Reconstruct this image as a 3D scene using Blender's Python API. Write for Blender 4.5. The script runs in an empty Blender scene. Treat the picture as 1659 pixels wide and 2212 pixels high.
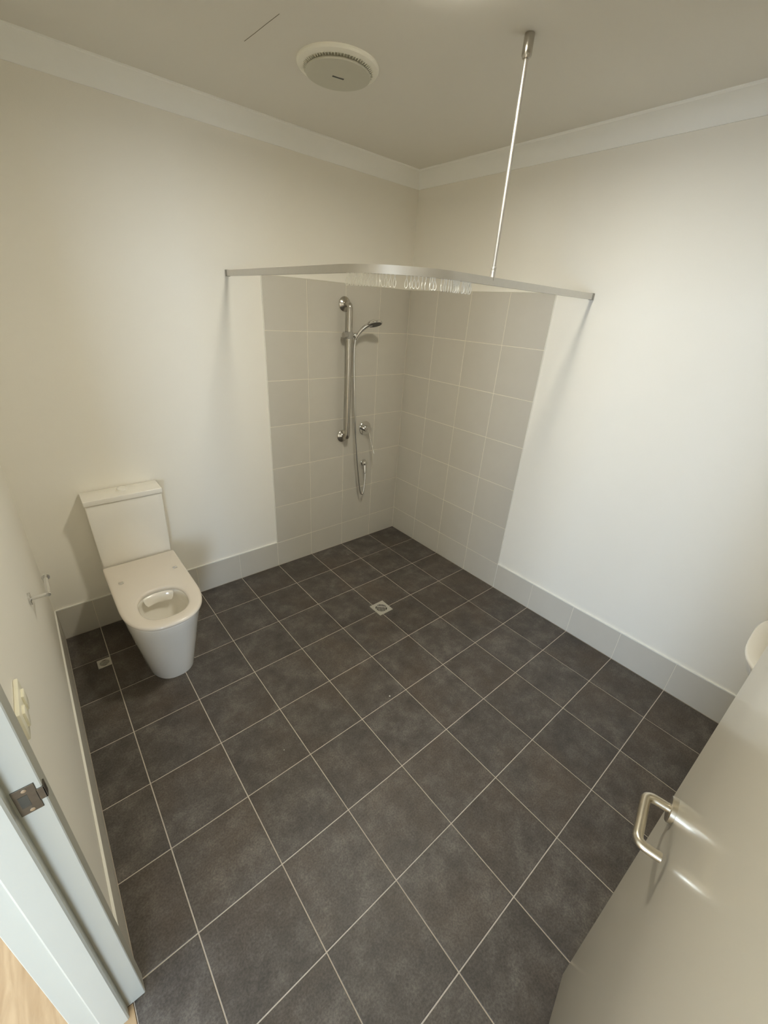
import bpy, bmesh, math, random
from mathutils import Vector, Matrix

random.seed(7)
S = bpy.context.scene
COL = S.collection
PI = math.pi

# ---------------------------------------------------------------- camera
cam_d = bpy.data.cameras.new('camera')
cam = bpy.data.objects.new('camera', cam_d)
COL.objects.link(cam)
S.camera = cam
cam_d.sensor_fit = 'HORIZONTAL'
cam_d.sensor_width = 36.0
cam_d.lens = 36.0 * 891.62 / 1659.0
cam_d.clip_start = 0.02
R_ = [(0.7654524993, -0.6405863113, 0.0610872252),
      (-0.2405956615, -0.3729485919, -0.896115548),
      (0.5968217480, 0.6712365645, -0.4395967192)]
right, down, fwd = [Vector(v) for v in R_]
m = Matrix((right, -down, -fwd)).transposed().to_4x4()
m.translation = Vector((-2.39938, -2.56623, 1.86227))
cam.matrix_world = m

# ---------------------------------------------------------------- world
w = bpy.data.worlds.new('world')
S.world = w
w.use_nodes = True
bg = w.node_tree.nodes['Background']
bg.inputs[0].default_value = (0.62, 0.76, 1.0, 1)
bg.inputs[1].default_value = 1.0

# daylight entering the hallway through its two windows (one area light in each opening)
def daylight(name, loc, direction, w_, h_, power):
    ld = bpy.data.lights.new(name, 'AREA')
    ld.shape = 'RECTANGLE'
    ld.size, ld.size_y = w_, h_
    ld.energy = power
    ld.color = (0.60, 0.77, 1.0)
    lo = bpy.data.objects.new(name, ld)
    COL.objects.link(lo)
    lo.location = loc
    lo.rotation_euler = Vector(direction).to_track_quat('-Z', 'Y').to_euler()


daylight('daylight_west', (-7.08, -3.1, 1.35), (1, 0.0, 0.0), 1.8, 1.7, 88)
daylight('daylight_south', (-4.1, -6.98, 1.35), (0.0, 1, 0.0), 2.2, 1.7, 155)
LAMP_STRENGTH = 104.0

# ---------------------------------------------------------------- exposure
S.view_settings.view_transform = 'Standard'
S.view_settings.look = 'None'
S.view_settings.gamma = 1.0
S.view_settings.use_curve_mapping = False
S.view_settings.exposure = 1.1
S.render.engine = 'CYCLES'
S.cycles.max_bounces = 14
S.cycles.diffuse_bounces = 8
S.cycles.glossy_bounces = 5
S.cycles.caustics_reflective = False
S.cycles.caustics_refractive = False
S.cycles.sample_clamp_indirect = 4.0


# ================================================================ helpers
def srgb(r, g, b):
    f = lambda c: (c / 255 / 12.92) if c / 255 <= 0.04045 else ((c / 255 + 0.055) / 1.055) ** 2.4
    return (f(r), f(g), f(b), 1)


def mat(name, color, rough=0.5, metal=0.0, noise=0.0, nscale=20.0, bump=0.0, bscale=200.0, coat=0.0,
        coat_rough=0.05, rand=0.0, spec=0.5, rnoise=0.0):
    ma = bpy.data.materials.new(name)
    ma.use_nodes = True
    nt = ma.node_tree
    b = nt.nodes['Principled BSDF']
    b.inputs['Base Color'].default_value = color
    b.inputs['Roughness'].default_value = rough
    b.inputs['Metallic'].default_value = metal
    b.inputs['Specular IOR Level'].default_value = spec
    b.inputs['Coat Weight'].default_value = coat
    b.inputs['Coat Roughness'].default_value = coat_rough
    geo = nt.nodes.new('ShaderNodeNewGeometry')
    n = nt.nodes.new('ShaderNodeTexNoise')
    n.inputs['Scale'].default_value = nscale
    n.inputs['Detail'].default_value = 5
    nt.links.new(geo.outputs['Position'], n.inputs['Vector'])
    mr = nt.nodes.new('ShaderNodeMapRange')
    mr.inputs['To Min'].default_value = 1 - noise
    mr.inputs['To Max'].default_value = 1 + noise
    nt.links.new(n.outputs['Fac'], mr.inputs['Value'])
    mul = nt.nodes.new('ShaderNodeVectorMath')
    mul.operation = 'SCALE'
    mul.inputs[0].default_value = color[:3]
    nt.links.new(mr.outputs[0], mul.inputs['Scale'])
    last = mul
    if rand:
        oi = nt.nodes.new('ShaderNodeObjectInfo')
        mr2 = nt.nodes.new('ShaderNodeMapRange')
        mr2.inputs['To Min'].default_value = 1 - rand
        mr2.inputs['To Max'].default_value = 1 + rand
        nt.links.new(oi.outputs['Random'], mr2.inputs['Value'])
        m2 = nt.nodes.new('ShaderNodeVectorMath')
        m2.operation = 'SCALE'
        nt.links.new(mul.outputs[0], m2.inputs[0])
        nt.links.new(mr2.outputs[0], m2.inputs['Scale'])
        last = m2
    nt.links.new(last.outputs[0], b.inputs['Base Color'])
    if rnoise:
        mr3 = nt.nodes.new('ShaderNodeMapRange')
        mr3.inputs['To Min'].default_value = rough - rnoise
        mr3.inputs['To Max'].default_value = rough + rnoise
        nt.links.new(n.outputs['Fac'], mr3.inputs['Value'])
        nt.links.new(mr3.outputs[0], b.inputs['Roughness'])
    if bump:
        n2 = nt.nodes.new('ShaderNodeTexNoise')
        n2.inputs['Scale'].default_value = bscale
        n2.inputs['Detail'].default_value = 3
        nt.links.new(geo.outputs['Position'], n2.inputs['Vector'])
        bp = nt.nodes.new('ShaderNodeBump')
        bp.inputs['Strength'].default_value = bump
        bp.inputs['Distance'].default_value = 0.002
        nt.links.new(n2.outputs['Fac'], bp.inputs['Height'])
        nt.links.new(bp.outputs['Normal'], b.inputs['Normal'])
    return ma


def floor_tile_mat():
    ma = bpy.data.materials.new('charcoal_porcelain')
    ma.use_nodes = True
    nt = ma.node_tree
    L = nt.links.new
    b = nt.nodes['Principled BSDF']
    geo = nt.nodes.new('ShaderNodeNewGeometry')
    oi = nt.nodes.new('ShaderNodeObjectInfo')
    off = nt.nodes.new('ShaderNodeVectorMath'); off.operation = 'SCALE'
    comb = nt.nodes.new('ShaderNodeCombineXYZ')
    L(oi.outputs['Random'], comb.inputs[0]); L(oi.outputs['Random'], comb.inputs[1])
    L(comb.outputs[0], off.inputs[0]); off.inputs['Scale'].default_value = 37.0
    add = nt.nodes.new('ShaderNodeVectorMath'); add.operation = 'ADD'
    L(geo.outputs['Position'], add.inputs[0]); L(off.outputs[0], add.inputs[1])

    def noise(scale, detail, rough=0.6):
        n = nt.nodes.new('ShaderNodeTexNoise')
        n.inputs['Scale'].default_value = scale
        n.inputs['Detail'].default_value = detail
        n.inputs['Roughness'].default_value = rough
        L(add.outputs[0], n.inputs['Vector'])
        return n
    n1 = noise(9, 8, 0.72)
    r1 = nt.nodes.new('ShaderNodeValToRGB')
    e = r1.color_ramp.elements
    e[0].position = 0.3; e[0].color = srgb(63, 58, 54)
    e[1].position = 0.72; e[1].color = srgb(114, 108, 102)
    mid = r1.color_ramp.elements.new(0.5); mid.color = srgb(84, 78, 73)
    L(n1.outputs['Fac'], r1.inputs[0])
    n2 = noise(2.2, 3)
    mx = nt.nodes.new('ShaderNodeMix'); mx.data_type = 'RGBA'; mx.blend_type = 'MIX'
    r2 = nt.nodes.new('ShaderNodeMapRange')
    r2.inputs['From Min'].default_value = 0.45; r2.inputs['From Max'].default_value = 0.75
    r2.inputs['To Max'].default_value = 0.6
    L(n2.outputs['Fac'], r2.inputs['Value'])
    L(r2.outputs[0], mx.inputs['Factor'])
    L(r1.outputs[0], mx.inputs['A'])
    mx.inputs['B'].default_value = srgb(88, 74, 60)
    n3 = noise(150, 3, 0.7)
    r3 = nt.nodes.new('ShaderNodeMapRange')
    r3.inputs['From Min'].default_value = 0.35; r3.inputs['From Max'].default_value = 0.7
    r3.inputs['To Min'].default_value = 0.70; r3.inputs['To Max'].default_value = 1.36
    L(n3.outputs['Fac'], r3.inputs['Value'])
    r4 = nt.nodes.new('ShaderNodeMapRange')
    r4.inputs['To Min'].default_value = 0.9; r4.inputs['To Max'].default_value = 1.1
    L(oi.outputs['Random'], r4.inputs['Value'])
    mm = nt.nodes.new('ShaderNodeMath'); mm.operation = 'MULTIPLY'
    L(r3.outputs[0], mm.inputs[0]); L(r4.outputs[0], mm.inputs[1])
    sc = nt.nodes.new('ShaderNodeVectorMath'); sc.operation = 'SCALE'
    L(mx.outputs['Result'], sc.inputs[0]); L(mm.outputs[0], sc.inputs['Scale'])
    L(sc.outputs[0], b.inputs['Base Color'])
    rr = nt.nodes.new('ShaderNodeMapRange')
    rr.inputs['To Min'].default_value = 0.44; rr.inputs['To Max'].default_value = 0.62
    L(n1.outputs['Fac'], rr.inputs['Value'])
    L(rr.outputs[0], b.inputs['Roughness'])
    b.inputs['Specular IOR Level'].default_value = 0.5
    bp = nt.nodes.new('ShaderNodeBump'); bp.inputs['Strength'].default_value = 0.12
    bp.inputs['Distance'].default_value = 0.001
    L(n3.outputs['Fac'], bp.inputs['Height']); L(bp.outputs['Normal'], b.inputs['Normal'])
    return ma


def wood_mat():
    ma = bpy.data.materials.new('pale_oak')
    ma.use_nodes = True
    nt = ma.node_tree
    L = nt.links.new
    b = nt.nodes['Principled BSDF']
    geo = nt.nodes.new('ShaderNodeNewGeometry')
    oi = nt.nodes.new('ShaderNodeObjectInfo')
    mp = nt.nodes.new('ShaderNodeMapping')
    mp.inputs['Scale'].default_value = (9, 1.2, 1)
    L(geo.outputs['Position'], mp.inputs['Vector'])
    cb = nt.nodes.new('ShaderNodeCombineXYZ')
    ms = nt.nodes.new('ShaderNodeMath'); ms.operation = 'MULTIPLY'; ms.inputs[1].default_value = 40
    L(oi.outputs['Random'], ms.inputs[0]); L(ms.outputs[0], cb.inputs[2])
    L(cb.outputs[0], mp.inputs['Location'])
    n = nt.nodes.new('ShaderNodeTexNoise'); n.inputs['Scale'].default_value = 4; n.inputs['Detail'].default_value = 8
    n.inputs['Distortion'].default_value = 0.6
    L(mp.outputs[0], n.inputs['Vector'])
    r = nt.nodes.new('ShaderNodeValToRGB')
    r.color_ramp.elements[0].position = 0.32; r.color_ramp.elements[0].color = srgb(160, 132, 98)
    r.color_ramp.elements[1].position = 0.66; r.color_ramp.elements[1].color = srgb(186, 160, 126)
    L(n.outputs['Fac'], r.inputs[0]); L(r.outputs[0], b.inputs['Base Color'])
    b.inputs['Roughness'].default_value = 0.45
    return ma


def emit_mat(name, color, strength):
    ma = bpy.data.materials.new(name)
    ma.use_nodes = True
    nt = ma.node_tree
    b = nt.nodes['Principled BSDF']
    b.inputs['Base Color'].default_value = (0.8, 0.8, 0.8, 1)
    b.inputs['Emission Color'].default_value = color
    b.inputs['Emission Strength'].default_value = strength
    return ma


M = dict(
    paint=mat('wall_paint', srgb(240, 236, 226), 0.55, noise=0.012, nscale=3, bump=0.10, bscale=260, spec=0.35),
    ceil=mat('ceiling_paint', srgb(230, 227, 219), 0.75, noise=0.012, nscale=2, bump=0.06, bscale=200, spec=0.2),
    cove=mat('cornice_paint', srgb(248, 248, 244), 0.6, noise=0.01),
    ftile=floor_tile_mat(),
    fgrout=mat('floor_grout', srgb(200, 190, 178), 0.85, noise=0.14, nscale=30),
    wtile=mat('wall_tile_glaze', srgb(203, 198, 187), 0.42, noise=0.03, nscale=9, bump=0.05, bscale=120, rand=0.02,
              spec=0.45),
    wgrout=mat('wall_grout', srgb(238, 231, 215), 0.85, noise=0.05, nscale=40),
    trim=mat('tile_edge_strip', srgb(240, 238, 230), 0.4),
    china=mat('vitreous_china', srgb(240, 236, 227), 0.16, coat=0.7, coat_rough=0.03, noise=0.01),
    seat=mat('seat_plastic', srgb(222, 213, 200), 0.22, coat=0.3, noise=0.01),
    water=mat('bowl_water', srgb(188, 186, 178), 0.03, coat=0.6),
    chrome=mat('chrome', (0.72, 0.71, 0.69, 1), 0.09, 1.0, noise=0.02),
    steel=mat('brushed_steel', (0.55, 0.52, 0.47, 1), 0.2, 1.0, noise=0.05, nscale=60, rnoise=0.04),
    handle=mat('satin_steel', (0.62, 0.57, 0.47, 1), 0.30, 1.0, noise=0.03, nscale=60),
    alu=mat('satin_aluminium', (0.66, 0.64, 0.60, 1), 0.46, 1.0, noise=0.03, nscale=50),
    crack=mat('crack_grey', srgb(128, 122, 108), 0.8),  # plain grey-brown of the hairline crack in the ceiling
    dark=mat('dark_recess', srgb(30, 28, 26), 0.8),  # near-black, paints the shade in the drains; also the slab under the planks
    darkplastic=mat('dark_spray_face', srgb(62, 62, 58), 0.4),
    greyplastic=mat('grey_plastic', srgb(150, 146, 138), 0.35, noise=0.02),
    white=mat('white_plastic', srgb(236, 233, 224), 0.38, noise=0.01),
    hook=mat('hook_nylon', srgb(252, 250, 242), 0.2, noise=0.01),
    fan=mat('fan_plastic', srgb(244, 242, 230), 0.45, noise=0.02),
    fangrille=mat('fan_grille_plastic', srgb(202, 200, 186), 0.5, noise=0.02),
    frame=mat('frame_enamel', srgb(182, 182, 172), 0.36, noise=0.01, bump=0.03, bscale=200),
    leaf=mat('door_enamel', srgb(222, 215, 198), 0.30, noise=0.012, nscale=3, bump=0.05, bscale=250, coat=0.5,
             coat_rough=0.14, spec=0.5),
    strike=mat('strike_steel', (0.16, 0.145, 0.12, 1), 0.3, 0.8, noise=0.25, nscale=60),
    keeper=mat('keeper_recess', srgb(72, 70, 60), 0.6, noise=0.1, nscale=80),
    wood=wood_mat(),
    lamp=emit_mat('lamp_diffuser', (1.0, 0.955, 0.81, 1), LAMP_STRENGTH),
    opal=emit_mat('opal_side', (1.0, 0.955, 0.81, 1), 7.0),
    switchp=mat('switch_plastic', srgb(240, 236, 216), 0.3, noise=0.01),
)


def finish(bm, angle=35):
    bmesh.ops.recalc_face_normals(bm, faces=bm.faces)
    lim = math.radians(angle)
    for e in bm.edges:
        if len(e.link_faces) == 2 and e.calc_face_angle(0) > lim:
            e.smooth = False
    for f in bm.faces:
        f.smooth = True


def obj(name, bm, material, parent=None, angle=35, loc=None):
    finish(bm, angle)
    me = bpy.data.meshes.new(name)
    bm.to_mesh(me)
    bm.free()
    me.materials.append(material)
    o = bpy.data.objects.new(name, me)
    COL.objects.link(o)
    if parent is not None:
        o.parent = parent
    if loc is not None:
        o.location = loc
    return o


def empty(name, loc=(0, 0, 0), rotz=0):
    o = bpy.data.objects.new(name, None)
    o.empty_display_size = 0.05
    COL.objects.link(o)
    o.location = loc
    o.rotation_euler = (0, 0, rotz)
    return o


def tag(o, label, cat, group=None):
    o['label'] = label
    o['category'] = cat
    if group:
        o['group'] = group
    return o


def struct(o):
    o['kind'] = 'structure'
    return o


def box(bm, x0, x1, y0, y1, z0, z1, bevel=0.0, seg=2):
    x0, x1 = sorted((x0, x1)); y0, y1 = sorted((y0, y1)); z0, z1 = sorted((z0, z1))
    ret = bmesh.ops.create_cube(bm, size=1)
    vs = ret['verts']
    for v in vs:
        v.co = Vector((x0 + (v.co.x + .5) * (x1 - x0), y0 + (v.co.y + .5) * (y1 - y0), z0 + (v.co.z + .5) * (z1 - z0)))
    if bevel:
        es = list({e for v in vs for e in v.link_edges})
        bmesh.ops.bevel(bm, geom=es, offset=bevel, segments=seg, affect='EDGES', profile=0.5)
    return bm


def nb():
    return bmesh.new()


def frame_for(d):
    d = d.normalized()
    up = Vector((0, 0, 1)) if abs(d.z) < 0.9 else Vector((1, 0, 0))
    a = d.cross(up).normalized()
    b = d.cross(a).normalized()
    return a, b


def tube(bm, pts, r, n=16, caps=True, rs=None, sq=None):
    """round tube along a polyline with a parallel-transported frame"""
    pts = [Vector(p) for p in pts]
    N = len(pts)
    tang = []
    for i in range(N):
        t = (pts[min(i + 1, N - 1)] - pts[max(i - 1, 0)])
        tang.append(t.normalized())
    a, b = frame_for(tang[0])
    rings = []
    for i in range(N):
        if i:
            q = tang[i - 1].rotation_difference(tang[i])
            a = q @ a
            b = q @ b
        rad = rs[i] if rs else r
        ring = [bm.verts.new(pts[i] + a * rad * math.cos(2 * PI * k / n) + b * rad * math.sin(2 * PI * k / n)) for k in
                range(n)]
        rings.append(ring)
    for i in range(N - 1):
        for k in range(n):
            bm.faces.new((rings[i][k], rings[i][(k + 1) % n], rings[i + 1][(k + 1) % n], rings[i + 1][k]))
    if caps:
        bm.faces.new(rings[0])
        bm.faces.new(rings[-1])
    return bm


def lathe(bm, o, axis, prof, n=32):
    """prof: list of (radius, distance along axis) from point o"""
    o = Vector(o)
    axis = Vector(axis).normalized()
    a, b = frame_for(axis)
    rings = []
    for r, h in prof:
        if r < 1e-6:
            rings.append([bm.verts.new(o + axis * h)])
        else:
            rings.append([bm.verts.new(o + axis * h + a * r * math.cos(2 * PI * k / n) + b * r * math.sin(2 * PI * k / n))
                          for k in range(n)])
    for i in range(len(rings) - 1):
        A, B = rings[i], rings[i + 1]
        for k in range(n):
            k2 = (k + 1) % n
            if len(A) == 1 and len(B) == 1:
                continue
            if len(A) == 1:
                bm.faces.new((A[0], B[k], B[k2]))
            elif len(B) == 1:
                bm.faces.new((A[k], A[k2], B[0]))
            else:
                bm.faces.new((A[k], A[k2], B[k2], B[k]))
    if len(rings[0]) > 1:
        bm.faces.new(rings[0])
    if len(rings[-1]) > 1:
        bm.faces.new(rings[-1])
    return bm


def smooth_path(ctrl, n=12):
    """Catmull-Rom through control points"""
    P = [Vector(c) for c in ctrl]
    P = [P[0] * 2 - P[1]] + P + [P[-1] * 2 - P[-2]]
    out = []
    for i in range(1, len(P) - 2):
        for k in range(n):
            t = k / n
            p0, p1, p2, p3 = P[i - 1], P[i], P[i + 1], P[i + 2]
            out.append(0.5 * ((2 * p1) + (p2 - p0) * t + (2 * p0 - 5 * p1 + 4 * p2 - p3) * t * t + (
                    -p0 + 3 * p1 - 3 * p2 + p3) * t ** 3))
    out.append(P[-2])
    return out


def rounded(pts, r, n=8):
    """polyline with its inner corners rounded"""
    pts = [Vector(p) for p in pts]
    out = [pts[0]]
    for i in range(1, len(pts) - 1):
        p = pts[i]
        u = (pts[i - 1] - p).normalized()
        v = (pts[i + 1] - p).normalized()
        ang = u.angle(v)
        d = r / math.tan(ang / 2)
        d = min(d, (pts[i - 1] - p).length * 0.49, (pts[i + 1] - p).length * 0.49)
        a = p + u * d
        b = p + v * d
        for k in range(n + 1):
            t = k / n
            out.append((1 - t) ** 2 * a + 2 * t * (1 - t) * p + t * t * b)
    out.append(pts[-1])
    return out


# ================================================================ the room
XW = -2.565        # face of the skirting tiles on the entry wall
CEIL = 2.695
YR = -3.45         # rear wall, behind the open door
AX = [-(0.2896 + 0.3 * k) for k in range(8)]     # floor joints across the left wall
BY = [-(0.2850 + 0.3 * k) for k in range(11)]    # floor joints across the right wall
Z0 = 0.2038
PT = 0.006         # tiles stand this far proud of the paint

b = nb(); box(b, -2.585, 0.1, YR - 0.1, 0.1, -0.12, -0.0022)
floor = struct(obj('floor', b, M['fgrout']))

b = nb(); box(b, -2.9, 0.14, YR - 0.14, 0.14, CEIL, CEIL + 0.1)
ceiling = struct(obj('ceiling', b, M['ceil']))
b = nb()
pts = [(-1.492, -0.62), (-1.487, -0.70), (-1.483, -0.78), (-1.478, -0.86)]
for i in range(3):
    tube(b, [(pts[i][0], pts[i][1], CEIL + 0.0002), (pts[i + 1][0], pts[i + 1][1], CEIL + 0.0002)], 0.0011, 6)
obj('plaster_crack', b, M['crack'], ceiling)['label'] = 'thin dark hairline crack in the ceiling paint'

b = nb(); box(b, -2.9, 0.14, PT, 0.14, -0.1, CEIL)
wall_left = struct(obj('wall_left', b, M['paint']))
b = nb(); box(b, PT, 0.14, YR - 0.14, PT, -0.1, CEIL)
wall_right = struct(obj('wall_right', b, M['paint']))
b = nb(); box(b, -2.9, PT, YR, YR - 0.14, -0.1, CEIL)
wall_rear = struct(obj('wall_rear', b, M['paint']))
# entry wall with the doorway
YJ = -1.82         # latch side rebate face
YH = -2.845        # hinge side rebate face
DH = 2.06
b = nb()
box(b, XW - PT, -2.695, YJ + 0.005, PT, -0.1, CEIL)
box(b, XW - PT, -2.695, YR, YH - 0.005, -0.1, CEIL)
box(b, XW - PT, -2.695, YH - 0.005, YJ + 0.005, DH + 0.01, CEIL)
wall_entry = struct(obj('wall_entry', b, M['paint']))


# ---- cornices: cove profile swept along each wall
def cornice(name, p0, p1, inward, mitre0=1, mitre1=1):
    """p0,p1 on the wall line (xy), inward = unit normal into the room"""
    H = 0.085
    prof = [(0.0, -0.0), (0.0, -H)]
    prof = [(0.0, 0.0), (0.0, -H), (0.006, -H)]
    for k in range(9):
        t = k / 8 * PI / 2
        prof.append((0.008 + (H - 0.014) * (1 - math.cos(t)), -H + 0.004 + (H - 0.014) * math.sin(t)))
    prof += [(H, -0.006), (H, 0.0)]
    p0 = Vector((p0[0], p0[1], CEIL)); p1 = Vector((p1[0], p1[1], CEIL))
    d = (p1 - p0).normalized()
    nrm = Vector((inward[0], inward[1], 0))
    bm = nb()
    A = [bm.verts.new(p0 + nrm * a + Vector((0, 0, z)) + d * a * mitre0) for a, z in prof]
    B = [bm.verts.new(p1 + nrm * a + Vector((0, 0, z)) - d * a * mitre1) for a, z in prof]
    for i in range(len(prof)):
        j = (i + 1) % len(prof)
        bm.faces.new((A[i], A[j], B[j], B[i]))
    bm.faces.new(A); bm.faces.new(B)
    return struct(obj(name, bm, M['cove'], angle=25))


cornice('trim_1', (XW - PT, PT), (PT, PT), (0, -1))
cornice('trim_2', (PT, PT), (PT, YR), (-1, 0))
cornice('trim_3', (PT, YR), (XW - PT, YR), (0, 1))
cornice('trim_4', (XW - PT, YR), (XW - PT, PT), (1, 0))


# ---- tiles
_cache = {}


def tile(name, parent, plane, u0, u1, v0, v1, depth, material, gap=0.003, ch=0.0009):
    """one tile; plane 'floor' (u=x,v=y, face z=0), 'left' (u=x,v=z, face y=0), 'right' (u=y,v=z, face x=0),
    'entry' (u=y, v=z, face x=XW)"""
    w_, h_ = round(abs(u1 - u0) - gap, 4), round(abs(v1 - v0) - gap, 4)
    key = (plane, w_, h_, material.name)
    if key not in _cache:
        bm = nb()
        lo = [bm.verts.new((sx * w_ / 2, sy * h_ / 2, -depth)) for sx, sy in ((-1, -1), (1, -1), (1, 1), (-1, 1))]
        mid = [bm.verts.new((sx * w_ / 2, sy * h_ / 2, -ch)) for sx, sy in ((-1, -1), (1, -1), (1, 1), (-1, 1))]
        top = [bm.verts.new((sx * (w_ / 2 - ch), sy * (h_ / 2 - ch), 0)) for sx, sy in
               ((-1, -1), (1, -1), (1, 1), (-1, 1))]
        for i in range(4):
            j = (i + 1) % 4
            bm.faces.new((lo[i], lo[j], mid[j], mid[i]))
            bm.faces.new((mid[i], mid[j], top[j], top[i]))
        bm.faces.new(top); bm.faces.new(lo[::-1])
        if plane == 'left':      # normal -> -y
            mt = Matrix(((1, 0, 0), (0, 0, -1), (0, 1, 0)))
        elif plane == 'right':   # normal -> -x
            mt = Matrix(((0, 0, -1), (-1, 0, 0), (0, 1, 0)))
        elif plane == 'entry':   # normal -> +x
            mt = Matrix(((0, 0, 1), (1, 0, 0), (0, 1, 0)))
        else:
            mt = Matrix.Identity(3)
        for v in bm.verts:
            v.co = mt @ v.co
        bmesh.ops.recalc_face_normals(bm, faces=bm.faces)
        me = bpy.data.meshes.new(name)
        bm.to_mesh(me); bm.free()
        me.materials.append(material)
        _cache[key] = me
    o = bpy.data.objects.new(name, _cache[key])
    COL.objects.link(o)
    o.parent = parent
    uc, vc = (u0 + u1) / 2, (v0 + v1) / 2
    jit = random.uniform(-0.00025, 0.00015)
    o.location = {'floor': (uc, vc, jit), 'left': (uc, -jit, vc), 'right': (-jit, uc, vc),
                  'entry': (XW + jit, uc, vc)}[plane]
    return o


xs = [0.0] + AX + [XW]
ys = [0.0] + BY + [YR]
for i in range(len(xs) - 1):
    for j in range(len(ys) - 1):
        # the last column runs on into the doorway, up to the timber floor
        xe = -2.585 if (i == len(xs) - 2 and ys[j + 1] < YJ - 0.05 and ys[j] > YH) else xs[i + 1]
        tile('floor_tile', floor, 'floor', xs[i], xe, ys[j], ys[j + 1], 0.0021, M['ftile'], gap=0.0042)

# wall tiling: grout bed + tiles + white edge strips
zr = [0.0, Z0] + [Z0 + 0.3 * k for k in range(1, 7)]
ZT = zr[-1]
XT = AX[3]; YT = BY[3]
bed = 0.0016

b = nb(); box(b, XT, 0, bed, PT + 0.0005, 0, ZT); box(b, XW, XT, bed, PT + 0.0005, 0, Z0)
obj('grout_bed', b, M['wgrout'], wall_left)
for i in range(4):
    for k in range(7):
        tile('wall_tile', wall_left, 'left', xs[i], xs[i + 1], zr[k], zr[k + 1], bed, M['wtile'], gap=0.0034)
b = nb(); box(b, bed, PT + 0.0005, YT, 0, 0, ZT); box(b, bed, PT + 0.0005, YR, YT, 0, Z0)
obj('grout_bed', b, M['wgrout'], wall_right)
for i in range(4):
    for k in range(7):
        tile('wall_tile', wall_right, 'right', ys[i], ys[i + 1], zr[k], zr[k + 1], bed, M['wtile'], gap=0.0034)
for wl, plane, edge in ((wall_left, 'left', XT), (wall_right, 'right', YT)):
    b = nb()
    if plane == 'left':
        box(b, edge - 0.003, edge, -0.0012, PT + 0.0005, Z0, ZT + 0.003, 0.0005, 1)
        box(b, edge, 0, -0.0012, PT + 0.0005, ZT, ZT + 0.003, 0.0005, 1)
    else:
        box(b, -0.0012, PT + 0.0005, edge - 0.003, edge, 0, ZT + 0.003, 0.0005, 1)
        box(b, -0.0012, PT + 0.0005, edge, 0, ZT, ZT + 0.003, 0.0005, 1)
    obj('tile_edge_strip', b, M['trim'], wl)

# skirting tiles are the tiled baseboards of the room
bl = struct(empty('baseboard_left'))
for i in range(4, len(xs) - 1):
    tile('skirting_tile', bl, 'left', xs[i], xs[i + 1], 0.0, Z0, bed, M['wtile'], gap=0.0024)
b = nb(); box(b, XW, XT - 0.003, -0.0012, PT, Z0 - 0.001, Z0 + 0.006, 0.0006, 1)
obj('edge_strip', b, M['trim'], bl)
br = struct(empty('baseboard_right'))
for j in range(4, len(ys) - 1):
    tile('skirting_tile', br, 'right', ys[j], ys[j + 1], 0.0, Z0, bed, M['wtile'], gap=0.0024)
b = nb(); box(b, -0.0012, PT, YR, YT - 0.003, Z0 - 0.001, Z0 + 0.006, 0.0006, 1)
obj('edge_strip', b, M['trim'], br)
be = struct(empty('baseboard_entry'))
b = nb(); box(b, XW - PT - 0.0005, XW - bed, -1.772, 0, 0, Z0)
obj('grout_bed', b, M['wgrout'], be)
b = nb(); box(b, XW - PT, XW + 0.0012, -1.772, 0, Z0 - 0.001, Z0 + 0.006, 0.0006, 1)
obj('edge_strip', b, M['trim'], be)
ye = [0.0] + [y for y in BY if y > -1.772] + [-1.772]
for j in range(len(ye) - 1):
    tile('skirting_tile', be, 'entry', ye[j], ye[j + 1], 0.0, Z0, bed, M['wtile'], gap=0.0024)

bb_ = struct(empty('baseboard_rear'))
b = nb(); box(b, XW, 0, YR - 0.001, YR + 0.004, 0, Z0)
obj('grout_bed', b, M['wgrout'], bb_)
for i in range(len(xs) - 1):
    b = nb(); box(b, xs[i] - 0.0012, xs[i + 1] + 0.0012, YR + 0.003, YR + 0.0062, 0.0012, Z0 - 0.0012, 0.0007, 1)
    obj('skirting_tile', b, M['wtile'], bb_)
b = nb(); box(b, XW - PT - 0.0005, XW - bed, YR, -2.893, 0, Z0)
obj('grout_bed', b, M['wgrout'], be)
for y0_, y1_ in ((-2.893, BY[9]), (BY[9], BY[10]), (BY[10], YR)):
    tile('skirting_tile', be, 'entry', y0_, y1_, 0.0, Z0, bed, M['wtile'], gap=0.0024)

# ================================================================ door_1: steel frame, leaf, strike plate
door = struct(empty('door_1', (XW, YJ, 0)))


def jamb_profile(y, s):
    """double-rebate frame section; y = rebate face, s = +1 when the wall lies on the +y side"""
    X = [(-2.571, 0.050), (-2.555, 0.050), (-2.553, 0.048), (-2.553, 0.002), (-2.555, 0.0), (-2.600, 0.0),
         (-2.600, -0.024), (-2.604, -0.028), (-2.652, -0.028), (-2.656, -0.024), (-2.656, 0.0), (-2.705, 0.0),
         (-2.707, 0.002), (-2.707, 0.050), (-2.695, 0.050), (-2.695, 0.006), (-2.571, 0.006)]
    return [(x, y + s * d) for x, d in X]


def extrude_poly(poly, z0, z1):
    bm = nb()
    A = [bm.verts.new((x, y, z0)) for x, y in poly]
    B = [bm.verts.new((x, y, z1)) for x, y in poly]
    for i in range(len(poly)):
        j = (i + 1) % len(poly)
        bm.faces.new((A[i], A[j], B[j], B[i]))
    bm.faces.new(A); bm.faces.new(B)
    return bm


def rel(o):
    """parts were modelled in world space: keep them there under a moved Empty"""
    o.matrix_parent_inverse = Matrix.Translation(-o.parent.location) if o.parent.rotation_euler.z == 0 else \
        (Matrix.Translation(o.parent.location) @ Matrix.Rotation(o.parent.rotation_euler.z, 4, 'Z')).inverted()
    return o


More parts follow.
